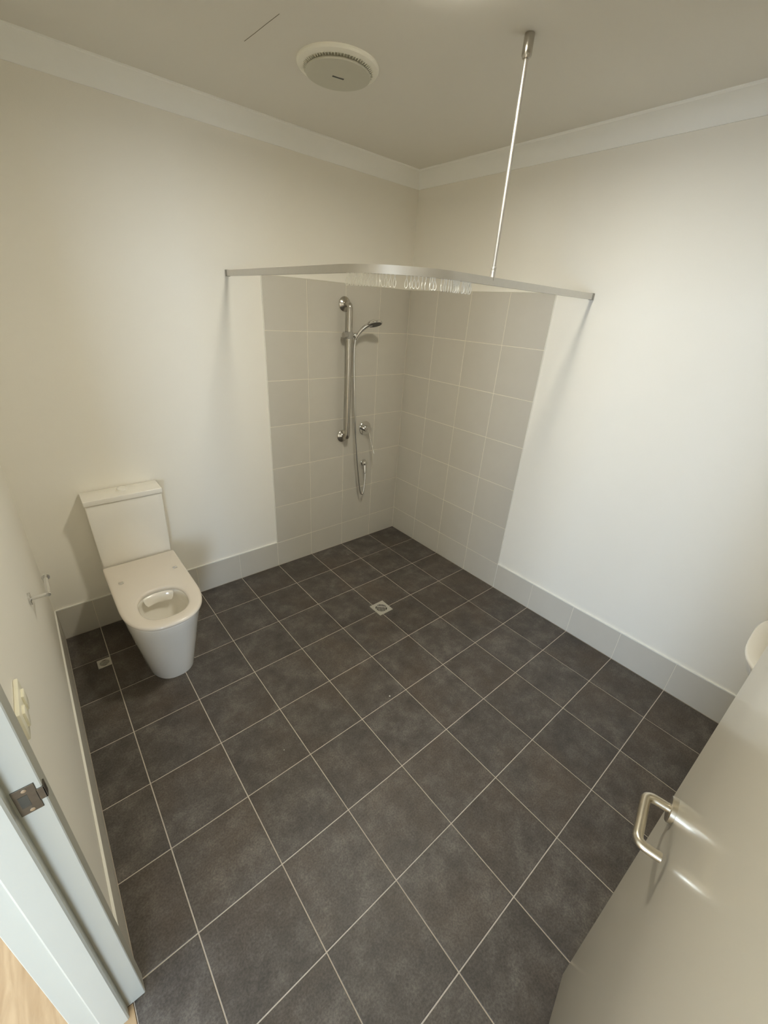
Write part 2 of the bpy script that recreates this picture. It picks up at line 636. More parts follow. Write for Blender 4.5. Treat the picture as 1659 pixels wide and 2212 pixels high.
rel(obj('frame_jamb', extrude_poly(jamb_profile(YJ, 1), 0.0, DH + 0.0), M['frame'], door, angle=20))
rel(obj('frame_jamb', extrude_poly(jamb_profile(YH, -1), 0.0, DH + 0.0), M['frame'], door, angle=20))
b = nb()
hp = [(x, z) for x, z in jamb_profile(DH, 1)]
A = [b.verts.new((x, YJ + 0.05, z)) for x, z in hp]
B = [b.verts.new((x, YH - 0.05, z)) for x, z in hp]
for i in range(len(hp)):
    j = (i + 1) % len(hp)
    b.faces.new((A[i], A[j], B[j], B[i]))
b.faces.new(A); b.faces.new(B)
rel(obj('frame_head', b, M['frame'], door, angle=20))

# strike plate on the latch jamb: plate, lip wrapping the corner, keeper hole, two screws
b = nb()
box(b, -2.596, -2.562, YJ - 0.0018, YJ + 0.0006, 0.962, 1.034, 0.0006, 1)
box(b, -2.564, -2.551, YJ - 0.0018, YJ + 0.0006, 0.982, 1.014, 0.0006, 1)
box(b, -2.5535, -2.5505, YJ - 0.0018, YJ + 0.016, 0.982, 1.014, 0.0006, 1)
sp = rel(obj('strike_plate', b, M['strike'], door))
sp['label'] = 'bare metal strike plate screwed on the pale door jamb'
b = nb(); box(b, -2.590, -2.576, YJ - 0.0022, YJ - 0.0012, 0.982, 1.014)
rel(obj('keeper_hole', b, M['keeper'], sp))
for z in (0.970, 1.026):
    b = nb(); lathe(b, (-2.578, YJ - 0.0015, z), (0, -1, 0), [(0.0045, 0), (0.0042, 0.001), (0, 0.0014)], 12)
    rel(obj('screw', b, M['steel'], sp))

# leaf: hinged on the far jamb, swung about 100 degrees into the room
HX, HY = -2.553, -2.800
LEN = 1.035
ang = math.atan2(-2.597 - HY, -1.538 - HX)
hinge = Matrix.Translation((HX, HY, 0)) @ Matrix.Rotation(ang, 4, 'Z')


def in_leaf(bm):
    for v in bm.verts:
        v.co = hinge @ v.co
    return bm


b = nb(); box(b, 0.002, LEN, -0.038, 0.0, 0.012, 2.045, 0.0015, 2)
leaf = rel(obj('door_leaf', in_leaf(b), M['leaf'], door))
b = nb()
LX, LZ = LEN - 0.058, 0.986
lathe(b, (LX, 0, LZ), (0, 1, 0), [(0.0265, 0), (0.0265, 0.0085), (0.0245, 0.0105), (0.0, 0.0105)], 40)
lathe(b, (LX, -0.038, LZ), (0, -1, 0), [(0.0265, 0), (0.0265, 0.0085), (0.0245, 0.0105), (0.0, 0.0105)], 40)
lh = rel(obj('lever_rose', in_leaf(b), M['handle'], leaf))
b = nb()
path = rounded([(LX, 0.006, LZ), (LX, 0.051, LZ), (LX - 0.112, 0.051, LZ), (LX - 0.112, 0.010, LZ)], 0.018, 8)
tube(b, path, 0.0095, 18)
path = rounded([(LX, -0.044, LZ), (LX, -0.089, LZ), (LX - 0.112, -0.089, LZ), (LX - 0.112, -0.048, LZ)], 0.018, 8)
tube(b, path, 0.0095, 18)
lv = rel(obj('lever_handle', in_leaf(b), M['handle'], leaf))
for o in (lh, lv):
    o['label'] = 'satin steel lever furniture'

# ================================================================ hallway seen through the doorway
HXW, HYS = -7.2, -7.1
b = nb(); box(b, HXW, -2.585, HYS, 0.2, -0.12, -0.006)
hall = struct(obj('floor_hallway', b, M['dark']))
px = -2.5855
while px > HXW:
    x1 = -2.707 if px > -2.6 else px - 0.18
    yy = 0.1 - random.random() * 0.9
    y0 = 0.15
    while y0 > -5.0 and px > -4.8:
        ya = max(yy, -5.0)
        if y0 - ya > 0.02:
            segs = [(y0, ya)]
            if px > -2.6:                      # only the part inside the doorway
                segs = [(min(y0, YJ), max(ya, YH))] if min(y0, YJ) - max(ya, YH) > 0.02 else []
            for a_, c_ in segs:
                b = nb(); box(b, px - 0.0008, x1 + 0.0008, a_ - 0.0008, c_ + 0.0008, -0.0055, -0.0005, 0.0006, 1)
                obj('floor_plank', b, M['wood'], hall)
        y0 = ya
        yy = ya - 1.2
    px = x1
b = nb()
box(b, HXW, -4.868, HYS, 0.15, -0.0055, -0.0005); box(b, -4.867, -2.6, HYS, -5.001, -0.0055, -0.0005)
obj('far_boards', b, M['wood'], hall)
b = nb(); box(b, HXW, -2.696, HYS, 0.2, 2.6, 2.7); struct(obj('ceiling_hallway', b, M['ceil']))
b = nb(); box(b, HXW, -2.696, 0.2, 0.3, -0.1, 2.6); struct(obj('wall_hallway_end', b, M['paint']))
b = nb(); box(b, -2.9, -2.696, HYS, YR - 0.14, -0.1, 2.6); struct(obj('wall_hallway_east', b, M['paint']))


def window_wall(nm, wn, horiz, c, u0, u1, w0, w1, z0, z1):
    """wall with an opening w0..w1 by z0..z1; horiz: wall runs along x at y=c, else along y at x=c"""
    b = nb()
    def bb(a0, a1, za, zb, t0=0.0, t1=0.1, bev=0.0):
        if horiz:
            box(b, a0, a1, c - t1, c - t0, za, zb, bev, 1)
        else:
            box(b, c - t1, c - t0, a0, a1, za, zb, bev, 1)
    bb(u0, w0, -0.1, 2.6); bb(w1, u1, -0.1, 2.6); bb(w0, w1, -0.1, z0); bb(w0, w1, z1, 2.6)
    struct(obj(nm, b, M['paint']))
    b = nb()
    m_ = (w0 + w1) / 2
    for a0, a1, za, zb in ((w0, w1, z0, z0 + .05), (w0, w1, z1 - .05, z1), (w0, w0 + .05, z0 + .05, z1 - .05),
                           (w1 - .05, w1, z0 + .05, z1 - .05), (m_ - .03, m_ + .03, z0 + .05, z1 - .05)):
        bb(a0, a1, za, zb, 0.03, 0.08, 0.002)
    wo = struct(empty(wn))
    obj('window_frame', b, M['white'], wo)


window_wall('wall_hallway_west', 'window_1', False, HXW + 0.1, HYS, 0.2, -4.05, -2.15, 0.45, 2.25)
window_wall('wall_hallway_south', 'window_2', True, HYS + 0.1, HXW, -2.7, -5.25, -2.95, 0.45, 2.25)

# ================================================================ toilet
TX = -2.122
toilet = empty('toilet', (TX, 0, 0))
tag(toilet, 'white back-to-wall toilet suite with open seat ring beside the entry wall', 'toilet')
OC = Vector((TX + 0.003, -0.630))       # centre of the bowl opening
ANG = sorted(set([2 * PI * k / 96 for k in range(96)]))


def d_radius(th, hw, front, back, flen, n=2.4):
    """distance from OC to a D-shaped outline: straight sides, superelliptic front of length flen"""
    dx, dy = math.cos(th), math.sin(th)
    lo, hi = 0.0, 1.6

    def inside(t):
        x = OC.x + dx * t - TX
        y = OC.y + dy * t
        if y > back or abs(x) > hw:
            return False
        ys = front + flen
        if y >= ys:
            # small rear corner rounding
            rc = 0.012
            if y > back - rc and abs(x) > hw - rc:
                return (abs(x) - hw + rc) ** 2 + (y - back + rc) ** 2 <= rc * rc
            return True
        return (abs(x) / hw) ** n + ((ys - y) / flen) ** n <= 1
    for _ in range(30):
        mdl = (lo + hi) / 2
        if inside(mdl):
            lo = mdl
        else:
            hi = mdl
    return lo


def corner_angles(hw, back):
    out = []
    for s in (-1, 1):
        for k in range(5):
            a = k / 4 * PI / 2
            cx = TX + s * (hw - 0.012 + 0.012 * math.sin(a)); cy = back - 0.012 + 0.012 * math.cos(a)
            out.append(math.atan2(cy - OC.y, cx - OC.x) % (2 * PI))
    return out


def ring_d(bm, angs, hw, front, back, flen, z, n=2.4, dz=0.0):
    vs = []
    for th in angs:
        r = d_radius(th, hw, front, back, flen, n)
        vs.append(bm.verts.new((OC.x + math.cos(th) * r, OC.y + math.sin(th) * r, z)))
    return vs


def ring_s(bm, angs, a, bb, z, n=2.4, cy=0.0):
    vs = []
    for th in angs:
        c, s = abs(math.cos(th)), abs(math.sin(th))
        r = ((c / a) ** n + (s / bb) ** n) ** (-1 / n)
        vs.append(bm.verts.new((OC.x + math.cos(th) * r, OC.y + cy + math.sin(th) * r, z)))
    return vs


def bridge(bm, A, B):
    n = len(A)
    for i in range(n):
        j = (i + 1) % n
        bm.faces.new((A[i], A[j], B[j], B[i]))


def near(vals, extra):
    out = list(vals)
    for e in extra:
        out = [v for v in out if abs(v - e) > 0.006]
        out.append(e)
    return sorted(out)


ZP = 0.455      # top of the china
angs = near(ANG, corner_angles(0.178, -0.002))
b = nb()
lev = [  # z, half width, front y, front length
    (0.0, 0.118, -0.668, 0.20), (0.012, 0.120, -0.672, 0.20), (0.10, 0.132, -0.694, 0.21), (0.20, 0.147, -0.722, 0.22),
    (0.30, 0.161, -0.752, 0.24), (0.38, 0.172, -0.780, 0.25), (0.43, 0.178, -0.797, 0.26), (0.449, 0.179, -0.800, 0.26),
    (ZP, 0.175, -0.796, 0.26)]
rings = [ring_d(b, angs, hw, fr, -0.002, fl, z) for z, hw, fr, fl in lev]
for i in range(len(rings) - 1):
    bridge(b, rings[i], rings[i + 1])
b.faces.new(rings[0])
inner = [(ZP, 0.118, 0.138, 0), (ZP - 0.012, 0.113, 0.133, 0), (0.41, 0.125, 0.148, 0), (0.37, 0.122, 0.146, 0),
         (0.32, 0.105, 0.125, 0.005), (0.27, 0.078, 0.092, 0.012), (0.235, 0.056, 0.066, 0.02), (0.20, 0.045, 0.052, 0.02),
         (0.16, 0.035, 0.04, 0.02)]
ir = [ring_s(b, angs, a, c, z, 2.3, cy) for z, a, c, cy in inner]
bridge(b, rings[-1], ir[0])
for i in range(len(ir) - 1):
    bridge(b, ir[i], ir[i + 1])
b.faces.new(ir[-1])
rel(obj('pan', b, M['china'], toilet, angle=50))
b = nb()
wr = ring_s(b, ANG, 0.057, 0.067, 0.238, 2.3, 0.018)
b.faces.new(wr)
rel(obj('bowl_water', b, M['water'], toilet))
# flush shroud: curved lip under the back of the rim
b = nb()
rows = []
for zz, rr, hwid in ((0.452, 0.134, 0.072), (0.44, 0.126, 0.072), (0.418, 0.121, 0.066), (0.402, 0.120, 0.056)):
    row_o = []
    for k in range(13):
        t = -1 + k / 6
        x = OC.x + t * hwid
        y = OC.y + rr - 0.014 * (t * t) - 0.004
        row_o.append((x, y, zz))
    rows.append(row_o)
F = [[b.verts.new(p) for p in r] for r in rows]
G = [[b.verts.new((p[0], p[1] + 0.012, p[2])) for p in r] for r in rows]
for i in range(3):
    for k in range(12):
        b.faces.new((F[i][k], F[i][k + 1], F[i + 1][k + 1], F[i + 1][k]))
        b.faces.new((G[i][k], G[i + 1][k], G[i + 1][k + 1], G[i][k + 1]))
for k in range(12):
    b.faces.new((F[0][k], G[0][k], G[0][k + 1], F[0][k + 1]))
    b.faces.new((F[3][k], F[3][k + 1], G[3][k + 1], G[3][k]))
for i in range(3):
    b.faces.new((F[i][0], F[i + 1][0], G[i + 1][0], G[i][0]))
    b.faces.new((F[i][12], G[i][12], G[i + 1][12], F[i + 1][12]))
rel(obj('flush_shroud', b, M['china'], toilet, angle=60))

# seat ring with its back edge just ahead of the hinges
SB = -0.146
angs2 = near(ANG, corner_angles(0.183, SB))
b = nb()
zs = 0.4585
base_r = [d_radius(th, 0.185, -0.825, SB, 0.27, 2.5) for th in angs2]
ro = []
for z, inset in ((zs, 0.006), (zs + 0.006, 0.0), (zs + 0.013, 0.0), (zs + 0.018, 0.003), (zs + 0.0215, 0.009), (zs + 0.023, 0.020)):
    ro.append([b.verts.new((OC.x + math.cos(t) * (r - inset), OC.y + math.sin(t) * (r - inset), z)) for t, r in zip(angs2, base_r)])
for i in range(len(ro) - 1):
    bridge(b, ro[i], ro[i + 1])
si = [(zs + 0.022, 0.122, 0.140), (zs + 0.018, 0.113, 0.131), (zs + 0.010, 0.109, 0.127), (zs, 0.112, 0.130)]
ri = [ring_s(b, angs2, a, c, z, 2.4) for z, a, c in si]
bridge(b, ro[-1], ri[0])
for i in range(3):
    bridge(b, ri[i], ri[i + 1])
bridge(b, ri[-1], ro[0])
seat = rel(obj('seat', b, M['seat'], toilet, angle=50))
for s in (-1, 1):
    b = nb(); box(b, TX + 0.003 + s * 0.133 - 0.011, TX + 0.003 + s * 0.133 + 0.011, -0.366, -0.346, zs + 0.018, zs + 0.0275, 0.003, 2)
    rel(obj('hinge_cap', b, M['chrome'], toilet))['label'] = 'small square chrome hinge cap'
# cistern, lid, button
ZL = 0.852
b = nb()
box(b, TX - 0.178, TX + 0.178, -0.134, -0.001, ZP + 0.003, ZL - 0.003, 0.006, 3)
for v in b.verts:
    t = (v.co.z - ZP) / (ZL - ZP)
    v.co.x = TX + (v.co.x - TX) * (0.985 + 0.045 * t)
rel(obj('cistern', b, M['china'], toilet))
b = nb(); box(b, TX - 0.188, TX + 0.188, -0.143, -0.001, ZL, 0.882, 0.0045, 3)
lid = rel(obj('cistern_lid', b, M['china'], toilet))
b = nb(); lathe(b, (TX + 0.004, -0.060, 0.882), (0, 0, 1),
                [(0.028, 0), (0.028, 0.003), (0.0235, 0.0035), (0.0235, 0.010), (0.021, 0.0125), (0, 0.013)], 36)
fb = obj('flush_button', b, M['white'], lid)

# ================================================================ grab rail with slider, shower set
XG, YG = -0.602, -0.064
gr = empty('grab_rail', (XG, 0, 1.42))
tag(gr, 'vertical polished steel grab rail fixed on the tiled wall by the shower corner', 'grab rail')
ZA, ZB = 1.880, 0.968
b = nb()
path = rounded([(XG, -0.006, ZA), (XG, YG, ZA), (XG, YG, ZB), (XG, -0.006, ZB)], 0.042, 10)
tube(b, path, 0.0198, 24)
rel(obj('rail', b, M['steel'], gr, angle=60))
for z in (ZA, ZB):
    b = nb(); lathe(b, (XG, 0.0005, z), (0, -1, 0),
                    [(0.046, 0), (0.046, 0.004), (0.043, 0.008), (0.030, 0.013), (0.0215, 0.022), (0.0, 0.022)], 40)
    rel(obj('wall_flange', b, M['steel'], gr))
# slider clamp
b = nb()
ZS = 1.690
lathe(b, (XG, YG, ZS - 0.014), (0, 0, 1), [(0.0265, -0.008), (0.028, -0.006), (0.028, 0.034), (0.0265, 0.036)], 32)
lathe(b, (XG - 0.014, YG, ZS), (-1, 0, -0.0), [(0.016, 0), (0.021, 0.012), (0.021, 0.032), (0.018, 0.035)], 28)
sl = rel(obj('slider', b, M['greyplastic'], gr))
b = nb()
lathe(b, (XG + 0.020, YG - 0.006, ZS), (1, -0.12, 0.0), [(0.014, 0), (0.0145, 0.012), (0.0175, 0.016), (0.0175, 0.040), (0.015, 0.042)], 28)
ca = obj('cradle', b, M['chrome'], sl)

# hand shower: handle, head, dark spray face, hose
hs = empty('hand_shower', (-0.545, YG - 0.012, ZS))
tag(hs, 'chrome hand shower held on the slider of the grab rail, hose looping down', 'hand shower')
b = nb()
hp = smooth_path([(-0.556, -0.074, 1.664), (-0.548, -0.086, 1.690), (-0.532, -0.103, 1.722), (-0.514, -0.120, 1.746),
                  (-0.494, -0.134, 1.761), (-0.474, -0.143, 1.768)], 8)
n = len(hp)
tube(b, hp, 0.01, 18, rs=[0.011 + 0.005 * (i / n) for i in range(n)])
rel(obj('handle', b, M['chrome'], hs, angle=60))
b = nb()
HC = Vector((-0.456, -0.150, 1.772)); HN = Vector((-0.02, -0.36, -0.93)).normalized()
lathe(b, HC - HN * 0.020, HN, [(0.0, -0.004), (0.022, -0.002), (0.041, 0.005), (0.052, 0.014), (0.056, 0.023), (0.055, 0.028),
                               (0.050, 0.029)], 40)
rel(obj('shower_head', b, M['chrome'], hs, angle=60))
b = nb(); lathe(b, HC + HN * 0.0088, HN, [(0.0495, 0), (0.0485, 0.0016), (0, 0.002)], 40)
rel(obj('spray_face', b, M['darkplastic'], hs))['label'] = 'dark grey spray face'
b = nb()
hose = smooth_path([(-0.553, -0.069, 1.668), (-0.558, -0.066, 1.60), (-0.557, -0.070, 1.45), (-0.553, -0.078, 1.28),
                    (-0.543, -0.080, 1.10), (-0.526, -0.078, 0.92), (-0.503, -0.074, 0.74), (-0.480, -0.070, 0.60),
                    (-0.461, -0.066, 0.505), (-0.440, -0.062, 0.462), (-0.418, -0.058, 0.482), (-0.403, -0.050, 0.545),
                    (-0.392, -0.040, 0.61), (-0.389, -0.033, 0.640)], 10)
tube(b, hose, 0.0068, 14)
rel(obj('hose', b, M['chrome'], hs, angle=60))

# wall elbow outlet
we = empty('shower_outlet', (-0.384, 0, 0.715))
tag(we, 'small round chrome wall outlet feeding the shower hose', 'outlet')
b = nb(); lathe(b, (-0.386, 0.0005, 0.715), (0, -1, 0), [(0.027, 0), (0.027, 0.004), (0.025, 0.006), (0.0, 0.006)], 36)
rel(obj('cover_plate', b, M['chrome'], we))
b = nb(); lathe(b, (-0.387, -0.004, 0.715), (0, -1, 0),
                [(0.018, 0), (0.0205, 0.006), (0.0205, 0.018), (0.017, 0.028), (0.009, 0.033), (0, 0.034)], 28)
rel(obj('elbow_body', b, M['chrome'], we, angle=60))
b = nb(); lathe(b, (-0.388, -0.024, 0.700), (-0.02, -0.12, -1), [(0.010, 0), (0.0125, 0.006), (0.0125, 0.068), (0.0095, 0.072)], 24)
rel(obj('hose_nut', b, M['chrome'], we))

# mixer
mx = empty('shower_mixer', (-0.379, 0, 1.0))
tag(mx, 'round chrome shower mixer with a thin pin lever pointing down', 'mixer tap')
b = nb(); lathe(b, (-0.384, 0.0005, 1.003), (0, -1, 0), [(0.056, 0), (0.056, 0.005), (0.053, 0.008), (0.0, 0.009)], 48)
rel(obj('cover_plate', b, M['chrome'], mx))
b = nb(); lathe(b, (-0.384, -0.007, 1.003), (0, -1, 0), [(0.024, 0), (0.024, 0.050), (0.022, 0.054), (0.0, 0.055)], 40)
rel(obj('mixer_body', b, M['chrome'], mx))
b = nb()
tube(b, [(-0.380, -0.050, 0.985), (-0.372, -0.062, 0.93), (-0.3625, -0.078, 0.868), (-0.362, -0.079, 0.866), (-0.354, -0.094, 0.812)],
     0.004, 14, rs=[0.0036, 0.0036, 0.0036, 0.0056, 0.0056])
rel(obj('lever', b, M['chrome'], mx, angle=50))

# ================================================================ curtain track, support rod, hooks
TXR, TYR, RR = -1.388, -1.390, 0.303
CXR, CYR = TXR + RR, TYR + RR
LA = -CYR; LB = RR * PI / 2; LC = -CXR


def track(s):
    if s < LA:
        return Vector((TXR, -s, 0)), Vector((0, -1, 0))
    if s < LA + LB:
        t = (s - LA) / RR
        return Vector((CXR - RR * math.cos(t), CYR - RR * math.sin(t), 0)), Vector((math.sin(t), -math.cos(t), 0))
    return Vector((CXR + (s - LA - LB), TYR, 0)), Vector((1, 0, 0))


TZ0, TZ1 = 1.975, 2.003
tk = empty('curtain_track', (CXR, CYR, TZ0))
tag(tk, 'curved satin aluminium shower curtain track spanning the corner on a ceiling rod', 'curtain track')
SS = [0.001 + (LA - 0.001) * k / 4 for k in range(4)] + [LA + LB * k / 28 for k in range(29)] + \
     [LA + LB + (LC - 0.001) * k / 4 for k in range(1, 5)]
W2 = 0.0085
prof = [(-W2, TZ0), (-W2, TZ1), (W2, TZ1), (W2, TZ0), (0.0025, TZ0), (0.0025, TZ0 + 0.004), (W2 - 0.002, TZ0 + 0.004),
        (W2 - 0.002, TZ1 - 0.002), (-W2 + 0.002, TZ1 - 0.002), (-W2 + 0.002, TZ0 + 0.004), (-0.0025, TZ0 + 0.004),
        (-0.0025, TZ0)]
b = nb()
prev = None
for s in SS:
    p, d = track(s)
    nn = Vector((-d.y, d.x, 0))
    ring = [b.verts.new(p + nn * a + Vector((0, 0, z))) for a, z in prof]
    if prev:
        bridge(b, prev, ring)
    else:
        b.faces.new(ring)
    prev = ring
b.faces.new(prev)
rel(obj('track_rail', b, M['alu'], tk, angle=30))
for (x0, x1, y0, y1) in ((TXR - 0.0105, TXR + 0.0105, -0.014, PT), (-0.014, PT, TYR - 0.0105, TYR + 0.0105)):
    b = nb(); box(b, x0, x1, y0, y1, TZ0 - 0.002, TZ1 + 0.002, 0.0015, 2)
    rel(obj('wall_bracket', b, M['greyplastic'], tk))
RX, RY = -0.862, TYR
b = nb(); tube(b, [(RX, RY, TZ1 + 0.03), (RX, RY, CEIL - 0.05)], 0.0072, 18)
rel(obj('support_rod', b, M['alu'], tk))
b = nb(); lathe(b, (RX, RY, CEIL), (0, 0, -1), [(0.016, 0), (0.0165, 0.002), (0.0165, 0.052), (0.012, 0.060), (0.0066, 0.062)], 28)
rel(obj('ceiling_socket', b, M['steel'], tk))
b = nb(); lathe(b, (RX, RY, TZ1 - 0.012), (0, 0, 1),
                [(0.009, 0), (0.0105, 0.004), (0.0105, 0.034), (0.0085, 0.036), (0.0105, 0.039), (0.0105, 0.046), (0.0065, 0.049)], 24)
rel(obj('rod_ferrule', b, M['alu'], tk))

# hook mesh: a wheel carrier in the track and a drop-shaped nylon loop
b = nb()
box(b, -0.0042, 0.0042, -0.0022, 0.0022, -0.001, 0.0035, 0.0006, 1)
tube(b, [(0, 0, -0.009), (0, 0, 0.001)], 0.0018, 8)
lp = []
for k in range(21):
    t = k / 20 * 2 * PI
    z = -0.0235 + 0.0155 * math.cos(t)
    wd = 0.0058 * math.sin(t) * (1.0 if math.cos(t) < 0 else (1 - 0.62 * math.cos(t)))
    lp.append((wd, 0.0, z))
tube(b, lp, 0.0017, 8, caps=False)
finish(b, 50)
hook_me = bpy.data.meshes.new('curtain_hook')
b.to_mesh(hook_me); b.free()
hook_me.materials.append(M['hook'])
G1 = [1.1345, 1.1398, 1.149, 1.157, 1.1623, 1.1755, 1.1821, 1.1914, 1.1967, 1.206, 1.2205, 1.2324, 1.2457, 1.2589, 1.2708,
      1.2827, 1.2947, 1.3105, 1.3264]
G2 = [1.3681, 1.3834, 1.3953, 1.4098, 1.4257, 1.439, 1.4548, 1.4628, 1.4727]
G3 = [1.5025, 1.5171, 1.525, 1.5382, 1.5488, 1.5594, 1.566, 1.5727, 1.5793, 1.5872, 1.5938, 1.6124, 1.6177, 1.6256, 1.6335,
      1.6388, 1.6468, 1.6521, 1.6587]
for G, lab, grp in (
        (G1, 'white drop-shaped curtain hook in the left cluster under the curtain track', 'left cluster of curtain hooks'),
        (G2, 'white drop-shaped curtain hook in the loose middle cluster under the curtain track', 'middle cluster of curtain hooks'),
        (G3, 'white drop-shaped curtain hook in the tight right cluster nearest the ceiling rod', 'right cluster of curtain hooks')):
    for i, s in enumerate(G):
        p, d = track(s)
        o = bpy.data.objects.new('curtain_hook', hook_me)
        COL.objects.link(o)
        o.location = (p.x, p.y, TZ0 - 0.001)
        base = math.atan2(d.y, d.x)
        o.rotation_euler = (random.uniform(-0.05, 0.05), random.uniform(-0.07, 0.07), base + random.uniform(-1.0, 1.0))
        tag(o, lab, 'curtain hook', grp)


# ================================================================ floor wastes
def slotted_grate(bm, cx, cy, hx, hy, r, z0, z1, ndir, nslots, bar):
    """plate with a round field of slots: outer plate with circular hole, bars across it"""
    n = 48
    angs_ = sorted(set([2 * PI * k / n for k in range(n)] + [math.atan2(sy * hy, sx * hx) % (2 * PI) for sx in (-1, 1) for sy in (-1, 1)]))
    def outer(t):
        c, s = math.cos(t), math.sin(t)
        k = min(hx / abs(c) if abs(c) > 1e-9 else 1e9, hy / abs(s) if abs(s) > 1e-9 else 1e9)
        return cx + c * k, cy + s * k
    ro_t = [bm.verts.new((*outer(t), z1)) for t in angs_]
    ri_t = [bm.verts.new((cx + r * math.cos(t), cy + r * math.sin(t), z1)) for t in angs_]
    ri_b = [bm.verts.new((cx + r * math.cos(t), cy + r * math.sin(t), z0)) for t in angs_]
    ro_b = [bm.verts.new((*outer(t), z0)) for t in angs_]
    bridge(bm, ro_t, ri_t); bridge(bm, ri_t, ri_b); bridge(bm, ri_b, ro_b); bridge(bm, ro_b, ro_t)
    d = Vector((math.cos(ndir), math.sin(ndir), 0)); q = Vector((-d.y, d.x, 0))
    pitch = 2 * r / nslots
    for i in range(1, nslots):
        o_ = -r + pitch * i
        half = math.sqrt(max(r * r - o_ * o_, 0)) + 0.0015
        vs = []
        for z in (z0, z1 - 0.0002):
            for a, c_ in ((-half, -bar / 2), (half, -bar / 2), (half, bar / 2), (-half, bar / 2)):
                vs.append(bm.verts.new(Vector((cx, cy, z)) + d * a + q * (o_ + c_)))
        for f in ((0, 1, 2, 3), (4, 7, 6, 5), (0, 4, 5, 1), (1, 5, 6, 2), (2, 6, 7, 3), (3, 7, 4, 0)):
            bm.faces.new([vs[k] for k in f])


fw = empty('floor_waste', (-0.862, -0.877, 0))
tag(fw, 'square pale metal floor waste grate in the middle of the shower floor', 'drain')
b = nb(); slotted_grate(b, -0.862, -0.877, 0.0565, 0.0575, 0.040, 0.0004, 0.0045, math.radians(45), 8, 0.0042)
dv = Vector((math.cos(PI * .25), math.sin(PI * .25), 0)); qv = Vector((-dv.y, dv.x, 0))
cvec = Vector((-0.862, -0.877, 0)) + dv * 0.014
for sgn in (0,):
    vs = []
    for z in (0.0004, 0.0044):
        for a, c_ in ((-0.0024, -0.036), (0.0024, -0.036), (0.0024, 0.036), (-0.0024, 0.036)):
            vs.append(b.verts.new(Vector((cvec.x, cvec.y, z)) + dv * a + qv * c_))
    for f in ((0, 1, 2, 3), (4, 7, 6, 5), (0, 4, 5, 1), (1, 5, 6, 2), (2, 6, 7, 3), (3, 7, 4, 0)):
        b.faces.new([vs[k] for k in f])
GRATE = mat('grate_metal', srgb(196, 192, 182), 0.38, 0.35, noise=0.04, nscale=70)
rel(obj('grate', b, GRATE, fw))
b = nb(); lathe(b, (-0.862, -0.877, 0.0002), (0, 0, 1), [(0.0405, 0), (0.0405, 0.0006), (0, 0.0006)], 32)  # flat near-black disc under the bars, painted shade of the drain opening
rel(obj('drain_shade_disc', b, M['dark'], fw))
fw2 = empty('floor_waste', (-2.421, -0.338, 0))
tag(fw2, 'small slotted floor waste grate in the shadow left of the toilet', 'drain')
b = nb(); slotted_grate(b, -2.421, -0.338, 0.0325, 0.0335, 0.0235, 0.0004, 0.004, math.radians(0), 5, 0.0042)
rel(obj('grate', b, GRATE, fw2))
b = nb(); lathe(b, (-2.421, -0.338, 0.0002), (0, 0, 1), [(0.0238, 0), (0.0238, 0.0006), (0, 0.0006)], 24)  # same painted shade under the small grate
rel(obj('drain_shade_disc', b, M['dark'], fw2))

# ================================================================ exhaust fan on the ceiling
FX, FY = -1.170, -0.742
ef = empty('exhaust_fan', (FX, FY, CEIL))
tag(ef, 'round white ceiling exhaust fan with a dropped centre grille', 'exhaust fan')
b = nb()
lathe(b, (FX, FY, CEIL + 0.0005), (0, 0, -1),
      [(0.158, 0), (0.158, 0.006), (0.154, 0.012), (0.142, 0.017), (0.132, 0.017), (0.129, 0.010), (0.0, 0.010)], 72)
rel(obj('rim', b, M['fan'], ef, angle=28))
b = nb()
lathe(b, (FX, FY, CEIL - 0.008), (0, 0, -1),
      [(0.100, 0), (0.100, 0.012), (0.124, 0.014), (0.127, 0.018), (0.125, 0.022), (0.112, 0.024), (0.0, 0.027)], 72)
gl = rel(obj('centre_grille', b, M['fangrille'], ef, angle=28))
b = nb(); box(b, -0.023, 0.023, -0.0038, 0.0038, -0.0012, 0.001)
for v in b.verts:
    v.co = Matrix.Rotation(math.radians(-14), 3, 'Z') @ v.co + Vector((FX + 0.0, FY + 0.0, CEIL - 0.0345))
nd = obj('badge', b, M['darkplastic'], gl)
nd['label'] = 'small dark oblong badge'
# fine fins in the gap between rim and centre
b = nb()
for k in range(72):
    t = 2 * PI * k / 72
    c, s_ = math.cos(t), math.sin(t)
    tube(b, [Vector((FX + c * 0.1255, FY + s_ * 0.1255, CEIL - 0.0205)), Vector((FX + c * 0.1355, FY + s_ * 0.1355, CEIL - 0.0165))], 0.0013, 5)
rel(obj('louvre_fins', b, M['fan'], ef))['kind'] = 'stuff'

# ceiling light: a shallow opal disc, just above the frame
LX_, LY_ = -1.29, -1.455
cl = empty('ceiling_light', (LX_, LY_, CEIL))
tag(cl, 'round opal ceiling light fixed flat on the ceiling', 'ceiling light')
b = nb()
lathe(b, (LX_, LY_, CEIL + 0.0005), (0, 0, -1), [(0.114, 0), (0.114, 0.023), (0.111, 0.026), (0.102, 0.026), (0.099, 0.023), (0.099, 0.006), (0, 0.006)], 56)
rel(obj('opal_ring', b, M['opal'], cl))
b = nb()
lathe(b, (LX_, LY_, CEIL - 0.007), (0, 0, -1), [(0.0975, 0), (0.0975, 0.003), (0.0, 0.005)], 48)
rel(obj('diffuser', b, M['lamp'], cl, angle=60))

